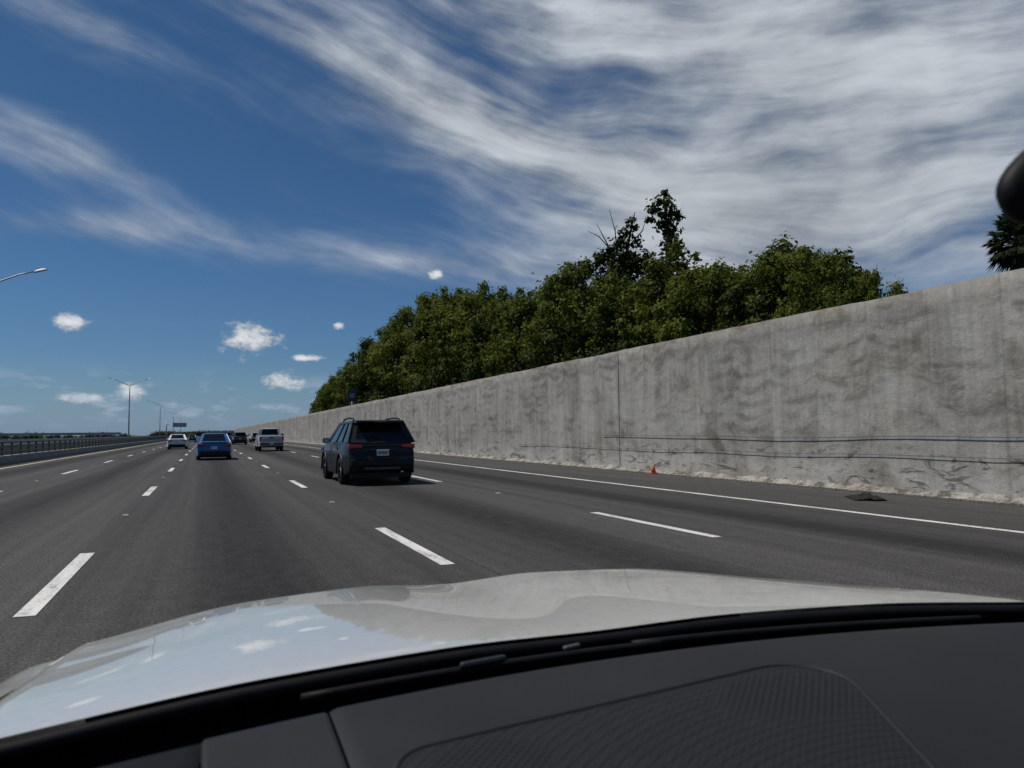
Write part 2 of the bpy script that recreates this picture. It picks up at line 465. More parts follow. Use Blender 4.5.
o = bm_obj('tyre_scrap', bm, [M_RUBBER], None, True); o.location = (11.75, 11.1, .004); o.rotation_euler = (0, 0, rad(-35))
so_ = o.modifiers.new('s', 'SOLIDIFY'); so_.thickness = .012
tc_ = empty('traffic_cone', (12.85, 20.3, 0.02))
M_OR = simple('orange_plastic', (.55, .07, .03), .6)
box('base', (0, 0, .012), (.2, .2, .024), M_OR, tc_, .005)
V, F = tube_geo([(0, 0, .02), (0, 0, .14), (0, 0, .15), (0, 0, .28)], [.085, .052, .05, .018], 14); mesh_obj('cone', V, F, [M_OR], tc_, True)

# ------------------------------------------------------------------ left barrier with rail
bar = empty('bridge_railing')
prof = [(-9.05, 0), (-9.05, .12), (-9.12, .34), (-9.15, .42), (-9.42, .42), (-9.45, 0)]
V = []; F = []
ysb = list(np.arange(-40, 900, 20.))
for y in ysb:
    for (x, z) in prof: V.append((x, y, z))
for i in range(len(ysb) - 1):
    for j in range(len(prof) - 1): F.append((i * 6 + j, i * 6 + j + 1, i * 6 + 7 + j, i * 6 + 6 + j))
mesh_obj('parapet', V, F, [M_CONC], bar)
V = []; F = []
y = 0
while y < 500:
    addbox(V, F, (-9.28, y, .76), (.10, .09, .68)); y += 2.0
for z in (.62, .86, 1.08):
    addbox(V, F, (-9.20, 240, z), (.055, 560, .05))
mesh_obj('rails_and_posts', V, F, [M_DKMET], bar)
mb = empty('median_barrier')
V = []; F = []
addbox(V, F, (-13.0, 430, .4), (.35, 940, .85)); mesh_obj('barrier_wall', V, F, [M_CONC], mb)
fb = empty('far_barrier')
V = []; F = []
addbox(V, F, (-32.3, 430, .45), (.3, 940, .95)); mesh_obj('barrier_wall', V, F, [M_CONC_L], fb)

# ------------------------------------------------------------------ street lamps
def street_lamp(x, y, H=11.4, arm=2.9):
    e = empty('street_lamp', (x, y, 0))
    tube('pole', [(0, 0, 0), (0, 0, H * .5), (0, 0, H - .4)], [.13, .10, .07], M_GALV, e, 10)
    box('base', (0, 0, .25), (.4, .4, .5), M_CONC, e, .03)
    for sg in (-1, 1):
        pts = [(0, 0, H - 1.1), (sg * arm * .35, 0, H - .65), (sg * arm * .75, 0, H - .1), (sg * arm, 0, H + .12)]
        tube('arm', pts, [.06, .05, .045, .04], M_GALV, e, 8)
        bm = bmesh.new(); bmesh.ops.create_cube(bm, size=1)
        for v_ in bm.verts:
            tp = .55 if v_.co.z > 0 else 1
            v_.co = Vector((v_.co.x * .80 * tp, v_.co.y * .32 * tp, v_.co.z * .12))
        o = bm_obj('luminaire', bm, [M_GALV], e); o.location = (sg * (arm + .33), 0, H + .22); bevel(o, .03)
        o.rotation_euler = (0, -sg * rad(18), 0)
    return e
for yy in (54, 152, 250, 348, 446): street_lamp(-12.9, yy)

g = empty('overhead_road_sign', (-12.9, 290, 0))
tube('post', [(0, 0, 0), (0, 0, 6.0)], .18, M_GALV, g)
tube('beam', [(0, 0, 5.0), (6.5, 0, 5.0)], .10, M_GALV, g)
box('panel', (4.2, -.2, 4.9), (4.4, .08, 1.5), M_GALV, g)
for (x, y, h) in ((-95, 280, 9), (-84, 300, 9.5), (-60, 170, 7.0)):
    e = empty('utility_pole', (x, y, 0))
    tube('pole', [(0, 0, -.05), (0, 0, h)], [.2, .13], M_BARK, e)
    box('crossarm', (0, 0, h - .5), (1.6, .12, .12), M_BARK, e)
op = empty('distant_overpass', (0, 380, 0))
box('deck', (-170, 0, 2.1), (270, 9, .7), M_CONC_L, op)
box('parapet', (-170, -4.3, 2.65), (270, .3, .4), M_CONC_L, op)
for k in range(14): box('pier', (-300 + k * 20, 0, .84), (1.2, 7, 1.8), M_CONC, op)
rsn = empty('roadside_sign', (14.1, 80, 0))
tube('post', [(0, 0, -.06), (0, 0, 5.7)], .06, M_GALV, rsn)
box('panel', (0, -.08, 5.3), (.95, .03, 1.25), simple('sign_blue', (.04, .07, .13), .5), rsn, .01)
box('panel_symbol', (0, -.10, 5.3), (.5, .01, .5), M_GALV, rsn)

# ------------------------------------------------------------------ foliage
def quads_from(cent, nrm, size, rng, elong=1.6):
    n = len(cent)
    r = rng.normal(size=(n, 3))
    t = np.cross(nrm, r); t /= np.linalg.norm(t, axis=1)[:, None] + 1e-9
    bt = np.cross(nrm, t); bt /= np.linalg.norm(bt, axis=1)[:, None] + 1e-9
    s = size[:, None]
    return np.stack([cent + t * s * elong * .5, cent + bt * s * .5, cent - t * s * elong * .5, cent - bt * s * .5], 1).reshape(-1, 3)

def leaf_clumps(clumps, per_m2, leaf, rng):
    C = []; Nn = []; T = []; S = []
    for (c, r, tone) in clumps:
        n = int(per_m2 * 4 * math.pi * r[0] * r[1] * .5) + 20
        d = rng.normal(size=(n, 3)); d /= np.linalg.norm(d, axis=1)[:, None]
        rr = np.abs(rng.normal(.76, .24, n))
        lump = 1 + .22 * np.sin(d[:, 0] * 5 + c[0]) * np.cos(d[:, 1] * 4 + c[1]) + .18 * np.sin(d[:, 2] * 7 + c[2])
        p = np.array(c) + d * (rr * lump)[:, None] * np.array(r)
        nn = d + np.array([0, 0, .5]) + rng.normal(size=(n, 3)) * .5
        nn /= np.linalg.norm(nn, axis=1)[:, None]
        C.append(p); Nn.append(nn); T.append(np.clip(tone + rng.normal(0, .15, n), 0, 1)); S.append(leaf * rng.uniform(.6, 1.4, n))
    C = np.concatenate(C); Nn = np.concatenate(Nn); T = np.concatenate(T); S = np.concatenate(S)
    return quads_from(C, Nn, S, rng), T

def tree_mesh(name, wood, leavesV, tone, mats):
    V = []; F = []
    for pts, r in wood:
        v1, f1 = tube_geo(pts, r, 7, len(V)); V += v1; F += f1
    nw = len(F); k = len(V)
    V = np.array([tuple(q) for q in V]) if V else np.zeros((0, 3))
    allV = np.concatenate([V, leavesV]); nl = len(leavesV) // 4
    me = bpy.data.meshes.new(name)
    Fl = (np.arange(nl * 4).reshape(-1, 4) + k).tolist()
    me.from_pydata(allV.tolist(), [], F + Fl)
    for m_ in mats: me.materials.append(m_)
    me.polygons.foreach_set('material_index', [0] * nw + [1] * nl)
    at = me.attributes.new('tone', 'FLOAT', 'FACE')
    at.data.foreach_set('value', np.concatenate([np.zeros(nw), tone]).astype(np.float32))
    me.update()
    return me

def oak(seed, H=10., R=3.4, z0=1.8, ncl=54, leaf=.13, dens=78):
    rng = np.random.default_rng(seed); rr = random.Random(seed)
    cl = []; cz = (H + z0) / 2; hz = (H - z0) / 2
    for i in range(ncl):
        d = rng.normal(size=3); d /= np.linalg.norm(d); q = rng.uniform(.5, .9)
        if rng.random() < .22: q = rng.uniform(0, .5)
        p = np.array([d[0] * R * q, d[1] * R * q, cz + d[2] * hz * q])
        fr = (p[2] - z0) / (H - z0)
        r = rng.uniform(.45, 1.1)
        cl.append((p, (r * 1.2, r * 1.15, r * .72), rng.uniform(-.1, .55) + .35 * fr))  # higher clumps get paler leaves: sunlit crown tops painted into the tone
    for i in range(30):
        a = rng.uniform(0, 6.28); e = rng.uniform(-.2, 1.4); q = rng.uniform(.86, 1.03)
        p = np.array([math.cos(a) * math.cos(e) * R * q, math.sin(a) * math.cos(e) * R * q, cz + math.sin(e) * hz * q])
        r = rng.uniform(.22, .5)
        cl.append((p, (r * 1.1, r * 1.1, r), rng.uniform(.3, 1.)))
    LV, T = leaf_clumps(cl, dens, leaf, rng)
    wood = [([(0, 0, -.1), (.1, 0, H * .2), (-.1, .15, H * .45), (.1, 0, H * .8)], [.26, .2, .14, .04])]
    for i in range(14):
        c = cl[i * 3 % ncl][0]; zb = H * rr.uniform(.15, .5)
        mid = ((c[0]) * .45 + .1, c[1] * .45, (zb + c[2]) / 2 + .2)
        wood.append(([(0, 0, zb), mid, tuple(c)], [.09, .055, .02]))
    return tree_mesh('oak', wood, LV, T, [M_BARK, M_LEAF])

variants = [oak(s, 10, R) for s, R in ((1, 3.2), (2, 3.6), (3, 3.0), (5, 3.4))]
prof_t = [15.5, 17, 18.6, 21.7, 25.4, 28.5, 32.7, 36.9, 40.5, 45, 52, 61.7, 72, 77, 84, 91, 107, 124, 142, 156]
prof_h = [5.4, 6.0, 7.2, 8.8, 9.1, 9.7, 9.9, 10.7, 10.6, 10.2, 11.5, 12.8, 13.9, 15.0, 13.9, 12.9, 11.8, 11.3, 9.8, 7.7]
rt = random.Random(21)
def put_tree(x, y, h, wscale):
    me = rt.choice(variants)
    o = link(bpy.data.objects.new('oak_tree', me))
    o.location = (x, y, -.06); o.rotation_euler = (0, 0, rt.uniform(0, 6.28))
    s = h / 10.; o.scale = (s * wscale, s * wscale, s)
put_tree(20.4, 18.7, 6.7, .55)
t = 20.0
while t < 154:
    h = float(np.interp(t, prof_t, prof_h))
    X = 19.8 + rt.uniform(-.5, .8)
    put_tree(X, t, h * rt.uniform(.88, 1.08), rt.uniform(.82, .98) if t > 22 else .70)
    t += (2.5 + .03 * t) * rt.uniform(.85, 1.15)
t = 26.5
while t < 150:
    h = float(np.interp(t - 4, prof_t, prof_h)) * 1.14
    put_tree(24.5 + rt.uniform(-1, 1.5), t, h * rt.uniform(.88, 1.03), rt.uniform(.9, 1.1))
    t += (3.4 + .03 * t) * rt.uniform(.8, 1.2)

def vine_tree(loc, clumps, limbs, seed, name='vine_covered_tree'):
    rng = np.random.default_rng(seed)
    LV, T = leaf_clumps([(np.array(c), r, tn) for c, r, tn in clumps], 75, .15, rng)
    me = tree_mesh(name, limbs, LV, T, [M_BARK, M_LEAF2])
    o = link(bpy.data.objects.new(name, me)); o.location = loc
    o.rotation_euler = (0, 0, rad(-21.9))
vine_tree((21, 31.7, 0),
    [((0, 0, 12.7), (.55, .5, .35), .5), ((.45, 0, 12.2), (.42, .4, .3), .6), ((-.5, 0, 12.3), (.4, .4, .3), .4), ((.1, 0, 11.7), (.55, .5, .5), .3),
     ((.3, 0, 11.0), (.58, .5, .6), .2), ((.35, 0, 10.2), (.7, .55, .7), .15), ((.25, 0, 9.4), (.9, .6, .7), .2), ((.75, 0, 11.9), (.25, .2, .2), .6), ((-.75, 0, 11.8), (.22, .2, .15), .5), ((.05, 0, 13.15), (.2, .2, .16), .7)],
    [([(0, 0, -.1), (.1, 0, 6), (.2, 0, 10), (0, 0, 13.1)], [.25, .2, .12, .03]), ([(.2, 0, 10.6), (.6, 0, 11.5), (.85, 0, 12.4)], [.06, .04, .015]),
     ([(.1, 0, 11), (-.5, 0, 11.8), (-.8, 0, 12.5)], [.05, .04, .015])], 51)
vine_tree((21, 35.4, 0),
    [((.3, 0, 12.7), (.3, .3, .3), .4), ((.0, 0, 12.1), (.45, .4, .4), .3), ((-.35, 0, 11.5), (.55, .5, .4), .3), ((-.8, 0, 11.0), (.6, .5, .4), .25), ((-.3, 0, 10.6), (1.0, .6, .6), .2),
     ((.55, 0, 11.6), (.4, .3, .4), .4), ((-1.3, 0, 10.6), (.5, .4, .4), .3), ((.5, 0, 12.3), (.2, .2, .2), .5), ((-.2, 0, 9.9), (1.5, .9, .7), .3), ((.9, 0, 10.5), (.8, .6, .7), .2), ((1.5, 0, 10.0), (.8, .6, .6), .3)],
    [([(0, 0, -.1), (0, 0, 6), (-.2, 0, 9.5), (.1, 0, 11.5), (.5, 0, 13.2)], [.25, .2, .13, .08, .02]),
     ([(-.2, 0, 9.8), (-.9, 0, 11.2), (-1.6, 0, 12.6)], [.07, .045, .012]), ([(-.9, 0, 11.2), (-1.5, 0, 11.9), (-2.1, 0, 12.2)], [.035, .025, .01]),
     ([(-.5, 0, 10.8), (-.6, 0, 12.2), (-.9, 0, 13.4)], [.04, .03, .01]), ([(.1, 0, 11.3), (.9, 0, 12.2), (1.1, 0, 13.)], [.05, .03, .01])], 52)
vine_tree((20.5, 41.5, 0),
    [((0, 0, 11.3), (.35, .3, .5), .1), ((0, 0, 10.6), (.6, .5, .6), .1), ((.2, 0, 9.7), (.8, .7, .7), .15), ((.6, 0, 11.3), (.35, .3, .4), .1), ((-.2, 0, 8.8), (.9, .9, .8), .1)],
    [([(0, 0, -.1), (0, 0, 6), (0, 0, 10.8)], [.2, .15, .03])], 53)

def fan_palm(loc, H, R, seed):
    rg = random.Random(seed)
    wood = [([(0, 0, -.1), (.1, 0, H * .5), (0, 0, H)], [.2, .17, .16])]
    L = []; T = []
    for i in range(130):
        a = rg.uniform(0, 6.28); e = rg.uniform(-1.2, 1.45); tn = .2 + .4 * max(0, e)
        dv_ = Vector((math.cos(a) * math.cos(e), math.sin(a) * math.cos(e), math.sin(e)))
        st = Vector((0, 0, H)) + dv_ * R * rg.uniform(.3, .62)
        wood.append(([(0, 0, H), tuple(st)], [.02, .012]))
        side = dv_.cross(Vector((0, 0, 1))).normalized() if abs(dv_.z) < .98 else Vector((1, 0, 0))
        up = side.cross(dv_)
        for k in range(17):
            b_ = (k - 8) / 8 * 1.4
            dd = (dv_ * math.cos(b_) + side * math.sin(b_) + up * rg.uniform(-.15, .15)).normalized()
            ln = R * .42 * (1 - .25 * abs(b_)) * rg.uniform(.75, 1.1)
            tip = st + dd * ln + Vector((0, 0, -.2 * ln)); md = st + dd * ln * .5
            w = dd.cross(up).normalized() * .045
            L += [tuple(st), tuple(md + w), tuple(tip), tuple(md - w)]; T.append(min(1, max(0, tn + rg.uniform(-.1, .1))))
    me = tree_mesh('fan_palm', wood, np.array(L), np.array(T), [M_BARK, M_PALM])
    o = link(bpy.data.objects.new('palm_tree', me)); o.location = loc
fan_palm((26.3, 17.7, -.06), 7.9, 1.35, 3)
fan_palm((27.3, 16.6, -.06), 7.4, 1.6, 5)

rng = np.random.default_rng(77)
cl = []
for i in range(420):
    a = rng.uniform(0, 1)
    if a < .5: x = rng.uniform(-520, -45); y = 430 + rng.uniform(0, 120) + .2 * abs(x)
    elif a < .8: x = rng.uniform(-60, 60); y = 900 + rng.uniform(0, 200)
    else: x = rng.uniform(16, 40); y = rng.uniform(200, 700)
    r = rng.uniform(1.3, 2.8) * (1.7 if y > 800 else 1)
    cl.append((np.array([x, y, r * .45]), (r * 1.8, r * 1.2, r * .75), rng.uniform(.1, .7)))
LV, T = leaf_clumps(cl, 3.0, .9, rng)
me = tree_mesh('distant_trees', [], LV, T, [M_BARK, M_FARLEAF]); link(bpy.data.objects.new('distant_trees', me))

# ------------------------------------------------------------------ vehicles
def arch(cy, cz, r, zlow, n=11):
    a0 = math.asin((cz - zlow) / r) if cz > zlow else 0
    return [(cy + r * math.cos(-a0 + (math.pi + 2 * a0) * k / n), cz + r * math.sin(-a0 + (math.pi + 2 * a0) * k / n)) for k in range(n + 1)]

def wheel(parent, x, y, r, w=.22, rim=M_RIM):
    side = 1 if x > 0 else -1
    e = bpy.data.objects.new('wheel', None); link(e, parent); e.location = (x, y, r)
    prof = [(-w / 2, r * .62), (-w / 2, r * .9), (-w * .36, r * .985), (-w * .2, r), (w * .2, r), (w * .36, r * .985), (w / 2, r * .9), (w / 2, r * .62)]
    V = []; F = []; n = 28
    for (px, pr) in prof:
        for k in range(n): V.append((px, pr * math.cos(2 * math.pi * k / n), pr * math.sin(2 * math.pi * k / n)))
    for i in range(len(prof) - 1):
        for k in range(n): F.append((i * n + k, i * n + (k + 1) % n, (i + 1) * n + (k + 1) % n, (i + 1) * n + k))
    mesh_obj('tyre', V, F, [M_RUBBER], e, True)
    V, F = tube_geo([(side * w * .10, 0, 0), (side * w * .16, 0, 0)], [r * .63, r * .63], 24); mesh_obj('rim_back', V, F, [M_BLACK], e)
    for k in range(5):
        a = k * 2 * math.pi / 5
        box('spoke', (side * w * .34, math.sin(a) * r * .33, math.cos(a) * r * .33), (.03, r * .15, r * .6), rim, e, .006, rot=(-a, 0, 0))
    V, F = tube_geo([(side * w * .3, 0, 0), (side * w * .42, 0, 0)], [r * .13, r * .1], 12); mesh_obj('hub', V, F, [rim], e)

def body_loft(name, prof, hw, mat, parent, zb, tumble=.10, endt=.10, L=4.6, lowmat=None, zlow=.0):
    bm = bmesh.new()
    a = [bm.verts.new((-hw, p[0], p[1])) for p in prof]; c = [bm.verts.new((hw, p[0], p[1])) for p in prof]
    bm.faces.new(a); bm.faces.new(c[::-1]); n = len(prof)
    for i in range(n): bm.faces.new((a[i], c[i], c[(i + 1) % n], a[(i + 1) % n]))
    for z in (zlow, .7, .88, zb - .03):
        if z > 0: bmesh.ops.bisect_plane(bm, geom=bm.verts[:] + bm.edges[:] + bm.faces[:], plane_co=(0, 0, z), plane_no=(0, 0, 1))
    for y in (.12, .35, .8, 1.5, 2.4, 3.2, 3.9, L - .35, L - .12):
        bmesh.ops.bisect_plane(bm, geom=bm.verts[:] + bm.edges[:] + bm.faces[:], plane_co=(0, y, 0), plane_no=(0, 1, 0))
    for x in (-hw * .6, 0, hw * .6):
        bmesh.ops.bisect_plane(bm, geom=bm.verts[:] + bm.edges[:] + bm.faces[:], plane_co=(x, 0, 0), plane_no=(1, 0, 0))
    for v_ in bm.verts:
        x, y, z = v_.co; s = 1.
        if z > .75: s -= tumble * ((z - .75) / (zb - .75)) ** 1.5 * .8
        if z < .5: s -= .04 * (.5 - z) / .25
        q = max(0, 1 - y / .55); s -= endt * q ** 2
        q = max(0, 1 - (L - y) / .8); s -= endt * 1.6 * q ** 2
        v_.co.x = x * s
        xn = (x / hw) ** 2
        if y < .3: v_.co.y += .07 * xn
        if y > L - .5: v_.co.y -= .14 * xn
        if z > .95 and y > 3.2: v_.co.z -= .03 * xn
    mats = [mat, lowmat or mat]
    for f in bm.faces:
        if lowmat and f.calc_center_median().z < zlow: f.material_index = 1
    o = bm_obj(name, bm, mats, parent, True)
    bevel(o, .035, 3, 35)
    w_ = o.modifiers.new('wn', 'WEIGHTED_NORMAL'); w_.keep_sharp = False
    return o

def greenhouse(parent, paint_, yb0, yb1, yt0, yt1, zb, zt, hb, ht, pillars, rearframe=True, spoiler=False):
    def S(sd_, u_, v_, o=0.):
        y0 = yb0 + (yt0 - yb0) * v_; y1 = yb1 + (yt1 - yb1) * v_
        return (sd_ * (hb + (ht - hb) * v_ + o), y0 + (y1 - y0) * u_, zb + (zt - zb) * v_)
    def Rr(u_, v_, o=0., front=False):
        hw_ = hb + (ht - hb) * v_
        y = (yb1 + (yt1 - yb1) * v_ + o) if front else (yb0 + (yt0 - yb0) * v_ - o)
        bow = (-.06 if front else .04) * (u_ * 2 - 1) ** 2
        return (hw_ * (u_ * 2 - 1), y + bow, zb + (zt - zb) * v_)
    bm = bmesh.new(); nn_ = 8
    loops = []
    for v_ in (0, .5, 1):
        lp = []
        for k in range(nn_ + 1): lp.append(Rr(k / nn_, v_))
        for k in range(1, 8): lp.append(S(1, k / 8, v_, .012 * math.sin(math.pi * k / 8)))
        for k in range(nn_ + 1): lp.append(Rr(1 - k / nn_, v_, 0, True))
        for k in range(7, 0, -1): lp.append(S(-1, k / 8, v_, .012 * math.sin(math.pi * k / 8)))
        loops.append([bm.verts.new(p) for p in lp])
    for a, c in zip(loops[:-1], loops[1:]):
        n = len(a)
        for k in range(n): bm.faces.new((a[k], a[(k + 1) % n], c[(k + 1) % n], c[k]))
    bm.faces.new(loops[-1])
    bm_obj('windows', bm, [M_GLASS], parent)
    bm = bmesh.new()
    gx = 8; gy = 8; grid = []
    for j in range(gy + 1):
        row = []
        for i in range(gx + 1):
            uu = i / gx * 2 - 1; vv = j / gy
            y = yt0 - (.10 if spoiler else .02) + (yt1 + .03 - yt0 + (.10 if spoiler else .02)) * vv
            bow = (.05 * (1 - vv) ** 3 - .08 * vv ** 3) * uu * uu
            z = zt + .055 * (1 - uu ** 4) * (1 - (2 * vv - 1) ** 4 * .7) - .02 * abs(2 * vv - 1) ** 3
            row.append(bm.verts.new((uu * (ht + .015), y + bow, z)))
        grid.append(row)
    for j in range(gy):
        for i in range(gx): bm.faces.new((grid[j][i], grid[j][i + 1], grid[j + 1][i + 1], grid[j + 1][i]))
    o = bm_obj('roof', bm, [paint_], parent, True)
    sm = o.modifiers.new('s', 'SOLIDIFY'); sm.thickness = .045; sm.offset = -1
    V = []; F = []
    def patch(pts):
        k = len(V); V.extend(pts); F.append(tuple(range(k, k + len(pts))))
    for sd_ in (-1, 1):
        for (u0, u1, u2, u3) in pillars:
            patch([S(sd_, u0, 0, .022), S(sd_, u1, 0, .022), S(sd_, u3, 1, .022), S(sd_, u2, 1, .022)])
        patch([S(sd_, 0, .92, .024), S(sd_, 1, .92, .024), S(sd_, 1, 1.02, .024), S(sd_, 0, 1.02, .024)])
    o = mesh_obj('pillars', V, F, [paint_], parent); sm = o.modifiers.new('s', 'SOLIDIFY'); sm.thickness = .02; sm.offset = 0
    V = []; F = []
    if rearframe:
        for a0, a1, b0_, b1_ in ((-.005, .10, -.005, .07), (.90, 1.005, .93, 1.005)):
            for k in range(3): patch([Rr(a0, k / 3, .016), Rr(a1, k / 3, .016), Rr(a1, (k + 1) / 3, .016), Rr(a0, (k + 1) / 3, .016)])
        for k in range(8):
            u0, u1 = k / 8, (k + 1) / 8
            patch([Rr(u0, -.02, .017), Rr(u1, -.02, .017), Rr(u1, .14, .017), Rr(u0, .14, .017)])
        o = mesh_obj('rear_frame', V, F, [paint_], parent); sm = o.modifiers.new('s', 'SOLIDIFY'); sm.thickness = .018; sm.offset = 0

def lights_rear(parent, hw, z, w, h, y, L):
    for sd_ in (-1, 1):
        bm = bmesh.new(); bmesh.ops.create_cube(bm, size=1)
        for v_ in bm.verts:
            inner = (v_.co.x * sd_) < 0
            v_.co = Vector((v_.co.x * w, v_.co.y * .16 + (0 if inner else .05), v_.co.z * h * (.6 if inner else 1)))
        o = bm_obj('tail_light', bm, [M_RED], parent); o.location = (sd_ * (hw - w / 2), y, z); bevel(o, .02)

def suv(name, loc, pm, rim=M_RIM, sc=1.0):
    e = empty(name, loc); zb = 1.10; L = 4.6; e.scale = (sc, sc, sc)
    prof = [(.10, .34), (.03, .42), (0, .52), (0, .72), (.05, .80), (.07, 1.0), (.10, 1.10), (1.5, 1.11), (3.35, 1.10), (3.9, 1.04), (4.3, .97), (4.52, .85), (4.6, .66), (4.57, .35), (4.4, .25)]
    prof += arch(3.72, .37, .41, .25) + [(2.4, .24)] + arch(.98, .37, .41, .25) + [(.35, .28)]
    body_loft('body', prof, .925, pm, e, zb, tumble=.12, endt=.12, L=L, lowmat=M_BLACK, zlow=.50)
    greenhouse(e, pm, .13, 3.42, .52, 2.50, 1.08, 1.61, .83, .640,
               [(-.01, .06, -.01, .10), (.27, .305, .27, .31), (.56, .59, .57, .60), (.96, 1.01, .97, 1.01)], spoiler=True)
    box('underbody', (0, 2.3, .38), (1.5, 4.1, .38), M_BLACK, e)
    for x in (-.80, .80):
        for y in (.98, 3.72): wheel(e, x, y, .355, .23, rim)
    for sd_ in (-1, 1):
        for cy in (.98, 3.72):
            pts = [(sd_ * .915, p[0], p[1]) for p in arch(cy, .37, .435, .27)]
            tube('arch_trim', pts, .035, M_BLACK, e, 8)
        tube('roof_rail', [(sd_ * .60, .72, 1.645), (sd_ * .595, .82, 1.695), (sd_ * .59, 1.5, 1.715), (sd_ * .58, 2.25, 1.695), (sd_ * .58, 2.38, 1.645)], .024, M_BLACK, e)
        box('door_mirror', (sd_ * 1.0, 2.75, 1.12), (.20, .12, .15), pm, e, .04)
        box('mirror_glass', (sd_ * 1.0, 2.686, 1.12), (.16, .006, .11), M_CHROME, e)
        box('door_handle', (sd_ * .925, 1.55, .93), (.03, .18, .03), pm, e, .01)
        box('bumper_reflector', (sd_ * .64, .030, .60), (.16, .02, .03), M_RED, e, .005)
        for y in (1.42, 2.45): box('door_seam', (sd_ * .912, y, .75), (.012, .012, .55), M_BLACK, e)
    lights_rear(e, .845, .98, .34, .12, .078, L)
    box('light_bar', (0, .045, .99), (.98, .03, .04), M_BLACK, e, .01)
    box('tailgate_recess', (0, .012, .82), (.60, .05, .17), M_BLACK, e, .015)
    box('number_plate', (0, -.018, .82), (.31, .012, .155), M_PLATE, e, .008)
    V = []; F = []
    for i in range(6): addbox(V, F, (-.10 + .04 * i, -.026, .82), (.024, .004, .065))
    mesh_obj('plate_characters', V, F, [M_P_GREY], e)
    box('rear_bumper', (0, .02, .58), (1.60, .10, .17), M_BLACK, e, .03)
    box('skid_plate', (0, .03, .43), (.9, .08, .07), M_DKMET, e, .02)
    box('rear_spoiler', (0, .38, 1.620), (1.22, .28, .045), pm, e, .02, rot=(rad(5), 0, 0))
    box('brake_light', (0, .235, 1.612), (.30, .02, .022), M_RED, e)
    tube('rear_wiper', [(.0, .135, 1.15), (.02, .15, 1.19), (-.30, .225, 1.27)], .011, M_BLACK, e)
    tube('exhaust', [(.5, .12, .33), (.5, .0, .33)], .035, M_CHROME, e)
    for x in (-.78, .78): box('head_light', (x * .95, 4.36, .86), (.34, .2, .12), M_CHROME, e, .02)
    return e

def sedan(name, loc, pm):
    e = empty(name, loc); zb = .94; L = 4.5
    prof = [(.12, .26), (.02, .36), (0, .52), (.02, .74), (.03, .90), (.10, .95), (.9, .95), (3.0, .93), (3.7, .84), (4.25, .74), (4.45, .62), (4.5, .45), (4.42, .22), (4.3, .2)]
    prof += arch(3.6, .33, .37, .2) + [(2.2, .19)] + arch(.92, .33, .37, .2) + [(.35, .22)]
    body_loft('body', prof, .90, pm, e, zb, L=L, lowmat=M_BLACK, zlow=.28)
    greenhouse(e, pm, .25, 3.3, .95, 2.35, .935, 1.40, .80, .60, [(-.01, .09, -.01, .12), (.46, .49, .42, .46), (.95, 1.01, .95, 1.01)])
    box('underbody', (0, 2.2, .32), (1.45, 4.0, .34), M_BLACK, e)
    for x in (-.78, .78):
        for y in (.92, 3.6): wheel(e, x, y, .33, .21)
    for sd_ in (-1, 1):
        box('door_mirror', (sd_ * .96, 2.55, 1.0), (.18, .1, .12), pm, e, .03)
        box('bumper_reflector', (sd_ * .62, .025, .40), (.16, .02, .03), M_RED, e)
    lights_rear(e, .84, .82, .40, .12, .06, L)
    box('number_plate', (0, -.012, .66), (.31, .012, .155), M_PLATE, e, .006)
    box('rear_diffuser', (0, .02, .36), (1.4, .12, .22), M_BLACK, e, .03)
    box('boot_lip', (0, .08, .955), (1.3, .1, .03), pm, e, .01)
    return e

def pickup(name, loc, pm):
    e = empty(name, loc); zb = 1.22; L = 5.7
    prof = [(.10, .42), (0, .50), (0, .68), (.04, .72), (.05, 1.20), (.09, 1.24), (1.7, 1.24), (1.75, 1.20), (4.2, 1.20), (5.2, 1.14), (5.55, 1.05), (5.7, .8), (5.68, .42), (5.5, .36)]
    prof += arch(4.7, .41, .47, .36) + [(3, .36)] + arch(1.2, .41, .47, .36) + [(.4, .38)]
    body_loft('body', prof, .98, pm, e, zb, tumble=.05, L=L)
    greenhouse(e, pm, 1.85, 4.25, 2.05, 3.55, 1.21, 1.80, .88, .70, [(-.01, .08, -.01, .12), (.46, .50, .50, .54), (.95, 1.01, .95, 1.01)])
    box('bed_cover', (0, .95, 1.235), (1.6, 1.55, .03), M_BLACK, e, .01)
    box('underbody', (0, 2.9, .50), (1.5, 5.0, .40), M_BLACK, e)
    for x in (-.83, .83):
        for y in (1.2, 4.7): wheel(e, x, y, .40, .26)
    for sd_ in (-1, 1):
        box('tail_light', (sd_ * .86, .05, 1.0), (.14, .12, .34), M_RED, e, .02)
        box('door_mirror', (sd_ * 1.12, 3.7, 1.28), (.24, .12, .22), M_BLACK, e, .03)
    box('rear_bumper', (0, -.03, .60), (1.8, .16, .17), M_DKMET, e, .03)
    box('tailgate_handle', (0, .03, 1.10), (.28, .04, .07), M_BLACK, e, .01)
    box('tailgate_inset', (0, .035, .93), (1.3, .02, .22), M_GALV, e, .01)
    box('number_plate', (0, -.115, .62), (.31, .012, .155), M_PLATE, e)
    return e

suv('suv', (4.25, 19.6, 0), M_P_DARK, sc=1.03)
sedan('sedan', (.40, 43.5, 0), M_P_BLUE)
pickup('pickup_truck', (4.8, 63, 0), M_P_SILV)
sedan('sedan', (-2.6, 80, 0), M_P_WHITE)
suv('suv', (4.2, 108, 0), M_P_GREY)
sedan('sedan', (.6, 128, 0), M_P_DARK)
suv('suv', (7.8, 135, 0), M_P_WHITE)
pickup('pickup_truck', (4.1, 165, 0), M_P_GREY)
sedan('sedan', (-3.0, 190, 0), M_P_GREY)

